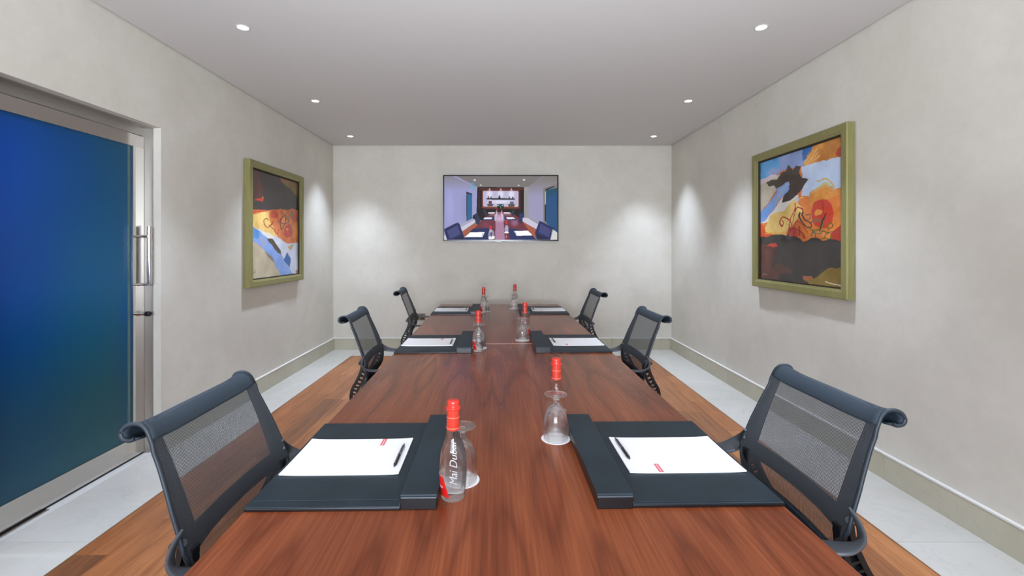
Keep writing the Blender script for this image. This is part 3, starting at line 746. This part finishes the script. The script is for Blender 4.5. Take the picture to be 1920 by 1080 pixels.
ws = tag(empty('wall_socket', (-1.079, YB-0.001, 0.421)), 'brass double power socket on the back wall behind the far left chair', 'power socket')
MB().box(-0.0735, 0.0735, -0.009, 0.001, -0.043, 0.043, 0.003).build('face_plate', BRASS, ws)
for x in (-0.036, 0.036):
    MB().box(x-0.022, x+0.022, -0.0105, -0.008, -0.03, 0.012, 0.001).build('socket_outlet', BLACKP, ws)
    MB().box(x-0.008, x+0.008, -0.0125, -0.008, 0.018, 0.034, 0.001).build('rocker_switch', BLACKP, ws)

# ------------------------------------------------------------------ table (two sections end to end)
TA = 0.01865
def tw(u, v, z=0.0):     # table frame -> world: u across from the centre line, v distance along
    return (0.0502 - TA*v + u*math.cos(TA), v + u*math.sin(TA), z)
TZ = 0.74
table = tag(empty('conference_table', tw(0, 2.74, 0), TA), 'long reddish-brown polished wood conference table with a thin pale joint across it', 'table')
def top_slab(y0, y1):
    b = MB(); bev = 0.0015
    b.box(-0.6, 0.6, y0, y1, 0.700, 0.740, bev); return b
top_slab(-2.04, -0.0012).build('table_top', VENEER, table)
top_slab(0.0012, 1.905).build('table_top', VENEER, table)
MB().box(-0.5995, 0.5995, -0.0016, 0.0016, 0.702, 0.7404).build('joint_strip', new_mat('pale_joint', (250,232,212), 0.35), table)  # light caught in the gap, put into the strip's pale colour
for y in (-1.7, -0.25, 0.25, 1.55):
    MB().box(-0.32, 0.32, y-0.03, y+0.03, 0.002, 0.70, 0.003).build('pedestal_panel', DARKWOOD, table)
MB().box(-0.03, 0.03, -1.67, 1.52, 0.25, 0.68).build('spine_panel', DARKWOOD, table)

# ------------------------------------------------------------------ desk pads, notepads, pens
def make_pad():
    r = empty('desk_pad')
    MB().box(-0.2115, 0.130, -0.24, 0.24, 0.0004, 0.0075, 0.0015).build('pad_base', LEATHER_EDGE, r)
    MB().box(-0.2105, 0.131, -0.2395, 0.2395, 0.0070, 0.0096, 0.0012).build('top_cover', LEATHER, r)
    MB().box(-0.205, 0.124, -0.214, 0.233, 0.0094, 0.0108, 0.0006).build('writing_surface', LEATHER, r)
    MB().box(0.1272, 0.1288, -0.236, 0.236, 0.0098, 0.0106).build('crease_line', STITCH, r)
    bx = MB().box(0.1305, 0.2105, -0.238, 0.2425, 0.0004, 0.0275, 0.0015).build('holder_box', LEATHER_EDGE, r)
    MB().box(0.130, 0.2115, -0.2395, 0.2435, 0.0285, 0.0350, 0.0018).build('box_lid', LEATHER, bx)
    MB().box(0.1315, 0.2100, -0.2385, 0.2420, 0.0272, 0.0288).build('lid_gap', STITCH, bx)
    return r
def make_notepad():
    r = empty('notepad'); n1, n2 = 16, 12; W, D = 0.297, 0.21; top = []; bot = []
    vs = []; fs = []
    for lay in (0, 1):
        for i in range(n1+1):
            for j in range(n2+1):
                x = -W/2 + W*i/n1; y = -D/2 + D*j/n2
                e = abs(2*i/n1-1)**6 * 0.0022 + (abs(2*i/n1-1)*abs(2*j/n2-1))**5*0.0022
                z = (0.0002 if lay == 0 else 0.0026) + e*(0.6 if lay else 0.4)
                vs.append((x + (0.0015*(1-lay)*0), y, z))
    N = (n1+1)*(n2+1); idx = lambda l, i, j: l*N + i*(n2+1) + j
    for i in range(n1):
        for j in range(n2):
            fs.append((idx(1,i,j), idx(1,i+1,j), idx(1,i+1,j+1), idx(1,i,j+1))); fs.append((idx(0,i,j), idx(0,i,j+1), idx(0,i+1,j+1), idx(0,i+1,j)))
    for i in range(n1):
        fs.append((idx(0,i,0), idx(0,i+1,0), idx(1,i+1,0), idx(1,i,0))); fs.append((idx(0,i,n2), idx(1,i,n2), idx(1,i+1,n2), idx(0,i+1,n2)))
    for j in range(n2):
        fs.append((idx(0,0,j), idx(1,0,j), idx(1,0,j+1), idx(0,0,j+1))); fs.append((idx(0,n1,j), idx(0,n1,j+1), idx(1,n1,j+1), idx(1,n1,j)))
    MB().add(vs, fs).build('sheet_stack', PAPER, r, 30)
    lg = MB().box(0.061, 0.073, 0.060, 0.1045, 0.0026, 0.00285).build('printed_strip', RED_PRINT, r)
    MB().box(0.0658, 0.0682, 0.064, 0.101, 0.00285, 0.00295).build('strip_print', PALE_PRINT, lg)
    return r
def make_pen():
    r = empty('ballpoint_pen')
    MB().lathe([(0.0012,-0.067),(0.0022,-0.060),(0.0042,-0.050),(0.0042,-0.006),(0.0046,-0.005),(0.0046,0.0)], 14, (0,0,0.0046), 'y').build('barrel', PEN_M, r, 40)
    MB().lathe([(0.0046,0.0),(0.0046,0.003)], 14, (0,0,0.0046), 'y').build('ring', PEN_S, r, 40)
    MB().lathe([(0.0044,0.003),(0.0044,0.052),(0.0036,0.058),(0.0020,0.059),(0.0020,0.066)], 14, (0,0,0.0046), 'y').build('cap_barrel', PEN_D, r, 40)
    MB().box(-0.0012, 0.0012, 0.014, 0.056, 0.0088, 0.0106, 0.0004).build('clip', PEN_S, r)
    return r
pad0, note0, pen0 = make_pad(), make_notepad(), make_pen()
rows = [(1.247, 'near', 'nearest the camera'), (2.735, 'middle', 'in the middle row'), (4.165, 'far', 'in the far row')]
first = True
for v, rn, rt in rows:
    for sd in (-1, 1):
        side = 'left' if sd < 0 else 'right'
        pd, nt, pn = (pad0, note0, pen0) if first else (copy_tree(pad0), copy_tree(note0), copy_tree(pen0)); first = False
        rz = TA + (0 if sd < 0 else PI)
        pd.location = tw(sd*0.3885, v, TZ); pd.rotation_euler.z = rz
        tag(pd, f'black leather desk pad with raised box, {side} side of the table, {rt}', 'desk pad', 'black leather desk pads')
        cx = sd*0.3885 + (-0.0505 if sd < 0 else 0.0505)
        nt.location = tw(cx, v - 0.002*sd, TZ + 0.0108); nt.rotation_euler.z = rz + rnd.uniform(-0.006, 0.006)
        tag(nt, f'white paper notepad with red printed strip, {side} side of the table, {rt}', 'notepad', 'white notepads on the desk pads')
        px_ = sd*(0.3885-0.081)
        pn.location = tw(px_, v + (-0.006 if sd < 0 else 0.024), TZ + 0.0108+0.0031); pn.rotation_euler.z = TA + (0.015 if sd < 0 else 0.03) + PI
        if sd < 0: pn.rotation_euler.z = TA - 0.0 + PI
        tag(pn, f'dark grey ballpoint pen on the {rn} {side} notepad', 'pen', 'pens on the notepads')

# ------------------------------------------------------------------ bottles, glasses, coasters
BP = [(0.0225,0.0),(0.0262,0.0015),(0.0275,0.006),(0.0277,0.014),(0.0290,0.024),(0.0305,0.036),(0.0318,0.052),(0.0322,0.066),(0.0320,0.080),(0.0308,0.094),(0.0285,0.107),(0.0252,0.119),(0.0216,0.130),(0.0186,0.140),(0.0166,0.149),(0.0154,0.158),(0.0147,0.168),(0.0143,0.180),(0.0140,0.198),(0.0138,0.205)]
def brad(z):
    for (r0, z0), (r1, z1) in zip(BP[:-1], BP[1:]):
        if z0 <= z <= z1: return r0 + (r1-r0)*(z-z0)/(z1-z0)
    return BP[-1][0]
def make_bottle():
    r = empty('water_bottle')
    prof = [(0.0008, 0.0035), (0.012, 0.003)] + [(a, b) for a, b in smooth_curve(BP, 3)] + [(0.0008, 0.2055)]
    b = MB().lathe(prof, 48).build('bottle_body', BOTTLE, r, 50)
    # eight soft vertical facets pressed into the body
    for vtx in b.data.vertices:
        z = vtx.co.z; k = max(0.0, 1-abs(z-0.075)/0.075)
        a = math.atan2(vtx.co.y, vtx.co.x); s = 1 - 0.022*k*abs(math.cos(4*a+0.5))**0.5
        vtx.co.x *= s; vtx.co.y *= s
    MB().lathe([(0.0149,0.158),(0.0156,0.1585),(0.0153,0.172),(0.0149,0.196),(0.0147,0.202),(0.0146,0.206)], 36, cap=False).build('neck_sleeve', COLLAR, r, 50)
    cp = MB().lathe([(0.0146,0.2035),(0.0165,0.2045),(0.0172,0.2070),(0.0168,0.2095),(0.0142,0.2110),(0.0137,0.2150),(0.0141,0.2200),(0.0138,0.2240),(0.0120,0.2256),(0.0005,0.2260)], 36)
    cp.build('cap', CAPM, r, 45)
    for z in (0.163, 0.187):
        MB().lathe([(brad(z)+0.0014,z),(brad(z)+0.0017,z+0.0006),(brad(z)+0.0014,z+0.0014)], 36, cap=False).build('sleeve_ring', COLLAR_W, r, 50)
    # paper label low on the sitter's side, slanting edges
    vs, fs = [], []; nz, na = 8, 20
    for i in range(nz+1):
        z = 0.012 + 0.046*i/nz
        for j in range(na+1):
            a0 = PI - math.radians(50); a1 = PI + math.radians(72 - 26*i/nz)
            a = a0 + (a1-a0)*j/na; rr = brad(z)+0.0005
            vs.append((rr*math.cos(a), rr*math.sin(a), z))
    for i in range(nz):
        for j in range(na): q = i*(na+1)+j; fs.append((q, q+1, q+na+2, q+na+1))
    me = bpy.data.meshes.new('paper_label'); me.from_pydata(vs, [], fs); me.materials.append(LABEL); shade(me, 60)
    o = bpy.data.objects.new('paper_label', me); C.objects.link(o); o.parent = r
    # raised script along the body, reading upwards, on both broad sides
    cu = bpy.data.curves.new('t', 'FONT'); cu.body = 'Mai Dubai'; cu.size = 0.024; cu.shear = 0.35; cu.align_x = 'CENTER'; cu.align_y = 'CENTER'
    cu.extrude = 0.0005; cu.resolution_u = 3; cu.offset = -0.0002; cu.space_character = 0.95
    to = bpy.data.objects.new('t', cu); C.objects.link(to)
    me = bpy.data.meshes.new_from_object(to.evaluated_get(bpy.context.evaluated_depsgraph_get()))
    bpy.data.objects.remove(to)
    for side in (0, 1):    # side 0 faces the camera on left-hand bottles, side 1 on right-hand ones
        mm = me.copy()
        for vtx in mm.vertices:
            x, y, zz = vtx.co; z = 0.088 + x; a = -PI/2 + side*PI + (-y)/0.030 + 0.05
            rr = brad(min(max(z, 0.01), 0.2))*0.992 + 0.0003 + (0.0006 if zz > 0 else -0.0002)
            vtx.co = (rr*math.cos(a), rr*math.sin(a), z)
        mm.materials.clear(); mm.materials.append(EMBOSS); mm.name = 'lettering_side_%d' % side
        o = bpy.data.objects.new('raised_lettering', mm); C.objects.link(o); o.parent = r
    cu2 = bpy.data.curves.new('t', 'FONT'); cu2.body = 'Mai Dubai'; cu2.size = 0.0085; cu2.shear = 0.35; cu2.align_x = 'CENTER'; cu2.align_y = 'CENTER'
    to = bpy.data.objects.new('t', cu2); C.objects.link(to)
    me = bpy.data.meshes.new_from_object(to.evaluated_get(bpy.context.evaluated_depsgraph_get())); bpy.data.objects.remove(to)
    for vtx in me.vertices:
        x, y, zz = vtx.co; z = 0.034 + y; rr = brad(z)+0.0009; a = PI + 0.1 + x/0.030
        vtx.co = (rr*math.cos(a), rr*math.sin(a), z)
    me.materials.clear(); me.materials.append(LABEL_W)
    lo = bpy.data.objects.new('label_script', me); C.objects.link(lo); lo.parent = r
    return r
def make_goblet():
    """stemmed glass standing upside down: rim on the coaster, foot in the air"""
    r = empty('stem_glass')
    outer = [(0.0365,0.0),(0.0380,0.012),(0.0392,0.026),(0.0386,0.044),(0.0358,0.060),(0.0312,0.076),(0.0250,0.089),(0.0165,0.098),(0.0105,0.102)]
    inner = [(0.0120,0.0935),(0.0230,0.086),(0.0292,0.0745),(0.0340,0.0595),(0.0368,0.044),(0.0375,0.026),(0.0364,0.012),(0.0352,0.0003)]
    prof = [(0.0003,0.097)] + [(a,b) for a,b in smooth_curve(inner, 3)] + [(a,b) for a,b in smooth_curve(outer, 3)]
    stem = [(0.0075,0.104),(0.0092,0.107),(0.0078,0.110),(0.0066,0.114),(0.0085,0.120),(0.0120,0.1255),(0.0200,0.1290),(0.0310,0.1315),(0.0343,0.1330),(0.0345,0.1345),(0.0335,0.1355),(0.0200,0.1348),(0.0008,0.1345)]
    MB().lathe(prof + stem, 44, cap=False).build('glass_body', GOBLET, r, 60)
    return r
def make_coaster():
    return MB().lathe([(0.0005,0.0002),(0.0430,0.0002),(0.0438,0.0008),(0.0434,0.0015),(0.0400,0.0014),(0.0395,0.0011),(0.0005,0.0011)], 48).build('coaster', COASTER, None, 30)
b0, g0, c0 = make_bottle(), make_goblet(), make_coaster()
sets = [  # bottle (x,y), glass (x,y), side, row
    ((-0.1155, 1.058), (-0.1020, 1.134), 'left', 'near'), ((0.1710, 1.458), (0.1600, 1.379), 'right', 'near'),
    ((-0.1386, 2.550), (-0.1366, 2.627), 'left', 'middle'), ((0.1415, 2.925), (0.1220, 2.848), 'right', 'middle'),
    ((-0.1720, 4.055), (-0.1600, 4.132), 'left', 'far'), ((0.1150, 4.380), (0.1035, 4.304), 'right', 'far')]
where = {'near': 'nearest the camera', 'middle': 'in the middle row', 'far': 'in the far row'}
made = []
for i, (bq, gq, side, rn) in enumerate(sets):
    b, g, c = (b0, g0, c0) if i == 0 else (copy_tree(b0), copy_tree(g0), copy_tree(c0))
    b.location = (*bq, TZ+0.0003); b.rotation_euler.z = 0.1 if side == 'left' else PI - 0.1; made.append((b, 1 if side == 'left' else 0))
    g.location = (*gq, TZ+0.0016); c.location = (*gq, TZ+0.0002)
    tag(b, f'clear glass water bottle with red cap beside the {rn} {side} desk pad', 'bottle', 'water bottles on the table')
    tag(g, f'upside-down clear stemmed glass beside the {rn} {side} desk pad', 'glass', 'upturned glasses on the table')
    tag(c, f'round white paper coaster under the {rn} {side} upturned glass', 'coaster', 'white coasters under the glasses')

for b, drop in made:
    for k in list(b.children):
        if k.data.name == 'lettering_side_%d' % drop: bpy.data.objects.remove(k)

# ------------------------------------------------------------------ chairs
BACK = [(-0.201,0.598),(-0.199,0.642),(-0.206,0.690),(-0.228,0.765),(-0.253,0.840),(-0.276,0.898),(-0.286,0.918),(-0.300,0.929),(-0.318,0.930),(-0.333,0.923),(-0.339,0.910),(-0.333,0.899),(-0.319,0.896),(-0.309,0.900)]
def hw_at(z):
    pts = [(0.38,0.215),(0.43,0.225),(0.50,0.205),(0.57,0.200),(0.62,0.215),(0.68,0.232),(0.76,0.225),(0.86,0.210),(0.94,0.203)]
    for (a, b), (c, d) in zip(pts[:-1], pts[1:]):
        if a <= z <= c: return b + (d-b)*(z-a)/(c-a)
    return pts[-1][1] if z > 0.9 else pts[0][1]
def conc(z): return max(0.004, 0.020 - 0.07*max(0, z-0.66)) if z > 0.58 else 0.02
def surf(x, z, t, off=0.0, crest=False):
    hw = hw_at(z); return (x + conc(z)*abs(t)**2.2 + off, t*hw, z + (0.010*abs(t)**6 if z > 0.88 else 0))
def make_chair():
    r = empty('office_chair')
    bc = smooth_curve(BACK, 5); nt = 24
    kcrest = max(i for i, q in enumerate(bc) if q[0] >= -0.2765)   # last point below the roll
    vs, fs = [], []
    low = bc[:kcrest+1]
    for q in low:
        for j in range(nt+1): vs.append(surf(q[0], q[1], -1+2*j/nt))
    for i in range(len(low)-1):
        for j in range(nt): a = i*(nt+1)+j; fs.append((a, a+1, a+nt+2, a+nt+1))
    MB().add(vs, fs).build('backrest_mesh', MESHF, r, 60)
    # rolled crest, woven solid
    vs, fs = [], []; top = bc[kcrest:]; th = 0.003
    for q in top:
        for j in range(nt+1): vs.append(surf(q[0], q[1], -1+2*j/nt))
    for i in range(len(top)-1):
        for j in range(nt): a = i*(nt+1)+j; fs.append((a, a+1, a+nt+2, a+nt+1))
    o = MB().add(vs, fs).build('crest_roll', CHAIR_FAB, r, 60)
    md = o.modifiers.new('thick', 'SOLIDIFY'); md.thickness = 0.004; md.offset = 0
    # dark frame behind the mesh: side rails, crest band and waist band round two openings
    def xz(z):
        for a, b in zip(bc[:-1], bc[1:]):
            if a[1] <= z <= b[1] and b[0] > -0.3: return a[0] + (b[0]-a[0])*(z-a[1])/(b[1]-a[1]+1e-9)
        return bc[0][0]
    def prow(t):
        return [0.600, 0.608, 0.664-0.016*abs(t)**3, 0.708, 0.899, 0.909]
    tin = 0.165
    tl = [-1, -0.93]+[-0.76+1.52*j/14 for j in range(15)]+[0.93, 1]
    vs, fs = [], []; sub = [1, 6, 3, 8, 2]
    zrows = []
    for k in range(5):
        for q in range(sub[k]): zrows.append((k, q/sub[k]))
    zrows.append((4, 1.0)); nc = len(tl)
    for k, f in zrows:
        for t in tl:
            pr = prow(t); z = pr[k]+(pr[k+1]-pr[k])*f
            tt = t
            if abs(t) < 0.8: tt = t*((0.172 if z > 0.70 else 0.186)/hw_at(z))/0.76
            vs.append(surf(xz(z), z, tt, -0.004))
    for i in range(len(zrows)-1):
        k = zrows[i][0]
        for j in range(nc-1):
            inner = 2 <= j < nc-3
            if inner and k in (1, 3): continue
            a = i*nc+j; fs.append((a, a+1, a+nc+1, a+nc))
    o = MB().add(vs, fs).build('back_frame', CHAIRF, r, 50)
    md = o.modifiers.new('thick', 'SOLIDIFY'); md.thickness = 0.006; md.offset = 0
    # dark edge beads down both sides
    for s in (-1, 1):
        MB().tube([Vector(surf(q[0], q[1], s)) + Vector((-0.003, 0, 0)) for q in bc], 0.0048, 8).build('edge_bead', CHAIRF, r, 60)
    # seat
    SP = [(-0.201,0.604),(-0.212,0.575),(-0.240,0.530),(-0.244,0.488),(-0.215,0.452),(-0.12,0.432),(0.0,0.428),(0.12,0.437),(0.19,0.438),(0.224,0.424),(0.236,0.395)]
    sp = smooth_curve(SP, 4); vs, fs = [], []
    for q in sp:
        w_ = hw_at(q[1]) if q[0] < -0.15 else 0.232
        for j in range(nt+1):
            t = -1+2*j/nt; lift = conc(q[1])*abs(t)**2.2 if q[1] > 0.47 and q[0] < -0.15 else 0
            vs.append((q[0]+lift, t*w_, q[1] + (0.014*t*t if q[0] > -0.2 and q[1] < 0.46 else 0)))
    for i in range(len(sp)-1):
        for j in range(nt): a = i*(nt+1)+j; fs.append((a, a+1, a+nt+2, a+nt+1))
    o = MB().add(vs, fs).build('seat', CHAIR_FAB, r, 60)
    md = o.modifiers.new('thick', 'SOLIDIFY'); md.thickness = 0.005; md.offset = 0
    # ribbed spine rails either side
    FR = [(-0.198,0.675),(-0.203,0.625),(-0.224,0.575),(-0.248,0.530),(-0.250,0.485),(-0.222,0.446),(-0.12,0.425)]
    RR = [(-0.218,0.700),(-0.229,0.640),(-0.254,0.583),(-0.279,0.534),(-0.281,0.478),(-0.246,0.428),(-0.14,0.400)]
    fr, rr = smooth_curve(FR, 5), smooth_curve(RR, 5)
    for s in (-1, 1):
        b = MB(); y = s*0.200; hy_ = 0.011
        def ribbon(c, w_):
            rg = []
            for i, q in enumerate(c):
                d = np.array(c[min(i+1, len(c)-1)])-np.array(c[max(i-1, 0)]); d = d/np.linalg.norm(d); nn = np.array([-d[1], d[0]])*w_
                ins = conc(q[1])*0.6 if q[1] > 0.5 else 0.012
                rg.append([(q[0]+nn[0]+ins, y-hy_, q[1]+nn[1]), (q[0]+nn[0]+ins, y+hy_, q[1]+nn[1]), (q[0]-nn[0]+ins, y+hy_, q[1]-nn[1]), (q[0]-nn[0]+ins, y-hy_, q[1]-nn[1])])
            b.rings(rg)
        ribbon(fr, 0.0055); ribbon(rr, 0.0065)
        for i in range(3, len(fr)-3, 2):
            a = np.array(fr[i]); c = np.array(rr[i]); ins = conc(a[1])*0.6 if a[1] > 0.5 else 0.012
            d = c-a; nn = np.array([-d[1], d[0]])/np.linalg.norm(d)*0.0032
            b.rings([[(q[0]+nn[0]+ins, y-hy_*0.9, q[1]+nn[1]), (q[0]+nn[0]+ins, y+hy_*0.9, q[1]+nn[1]), (q[0]-nn[0]+ins, y+hy_*0.9, q[1]-nn[1]), (q[0]-nn[0]+ins, y-hy_*0.9, q[1]-nn[1])] for q in (a, c)])
        b.build('ribbed_spine', RAILM, r)
    # arms: flat ribbons that leave the back, swing round the corner and run forward
    for s in (-1, 1):
        key = [(-0.196,0.222,0.725,0.004,0.004,1.2),(-0.200,0.246,0.700,0.010,0.005,1.25),(-0.192,0.262,0.672,0.020,0.006,0.9),(-0.160,0.258,0.655,0.030,0.0065,0.3),(-0.100,0.248,0.652,0.030,0.0065,0.08),(-0.020,0.246,0.656,0.025,0.006,0.0),(0.06,0.248,0.661,0.019,0.005,0.0),(0.095,0.249,0.662,0.010,0.004,0.0)]
        c = smooth_curve(key, 5); rg = []
        for i, q in enumerate(c):
            P0 = Vector((c[max(i-1,0)][0], s*c[max(i-1,0)][1], c[max(i-1,0)][2])); P1 = Vector((c[min(i+1,len(c)-1)][0], s*c[min(i+1,len(c)-1)][1], c[min(i+1,len(c)-1)][2]))
            t = (P1-P0).normalized(); side = Vector((0, s*math.cos(q[5]), math.sin(q[5])*0.6)); side = (side - t*side.dot(t)).normalized(); up = t.cross(side).normalized()
            o_ = Vector((q[0], s*q[1], q[2]))
            rg.append([tuple(o_ + side*q[3]*math.cos(a) + up*q[4]*math.sin(a)) for a in [2*PI*k/16 for k in range(16)]])
        MB().rings(rg).build('armrest', CHAIRP, r, 50)
    MB().tube([(-0.190,-0.228,0.700),(-0.222,-0.215,0.684),(-0.240,-0.12,0.672),(-0.244,0,0.670),(-0.240,0.12,0.672),(-0.222,0.215,0.684),(-0.190,0.228,0.700)], 0.008, 10).build('back_bridge', CHAIRP, r, 60)
    # undercarriage
    MB().box(-0.20, 0.14, -0.20, 0.20, 0.392, 0.410, 0.004).build('seat_carrier', RAILM, r)
    MB().lathe([(0.05,0.395),(0.045,0.36),(0.027,0.345),(0.027,0.23),(0.030,0.228),(0.030,0.11),(0.045,0.10),(0.045,0.075)], 24).build('gas_column', RAILM, r, 40)
    for k in range(5):
        a = 2*PI*k/5 + 0.3; ca, sa = math.cos(a), math.sin(a)
        MB().tube([(0.03*ca,0.03*sa,0.095),(0.16*ca,0.16*sa,0.085),(0.30*ca,0.30*sa,0.072)], [0.022,0.016,0.011], 10).build('leg', CHAIRP, r, 60)
        cw = MB(); cx, cy = 0.30*ca, 0.30*sa
        for d in (-0.014, 0.014):
            cw.tube([(cx - sa*(d-0.009), cy + ca*(d-0.009), 0.029), (cx - sa*(d+0.009), cy + ca*(d+0.009), 0.029)], 0.028, 18)
        cw.build('caster', BLACKP, r, 40)
    return r
ch0 = make_chair()
# (x of crest, y centre, side, yaw offset, label)
chairs = [(-0.786, 1.18, -1, 0.01, 'black mesh office chair on the left side of the table, nearest the camera'),
          (0.900, 1.262, 1, 0.0, 'black mesh office chair on the right side of the table, nearest the camera'),
          (-0.880, 2.70, -1, 0.06, 'black mesh office chair on the left side, middle of the row of three'),
          (0.890, 2.71, 1, 0.02, 'black mesh office chair on the right side, middle of the row of three'),
          (-0.925, 4.12, -1, 0.09, 'black mesh office chair on the left side, nearest the back wall'),
          (0.835, 4.00, 1, 0.02, 'black mesh office chair on the right side, nearest the back wall')]
for i, (xc, yc, sd, yaw, lab) in enumerate(chairs):
    o = ch0 if i == 0 else copy_tree(ch0)
    a = yaw if sd < 0 else PI + yaw
    o.location = (xc + 0.305*math.cos(a), yc + 0.305*math.sin(a), 0.001); o.rotation_euler.z = a
    tag(o, lab, 'chair', 'mesh office chairs round the table')
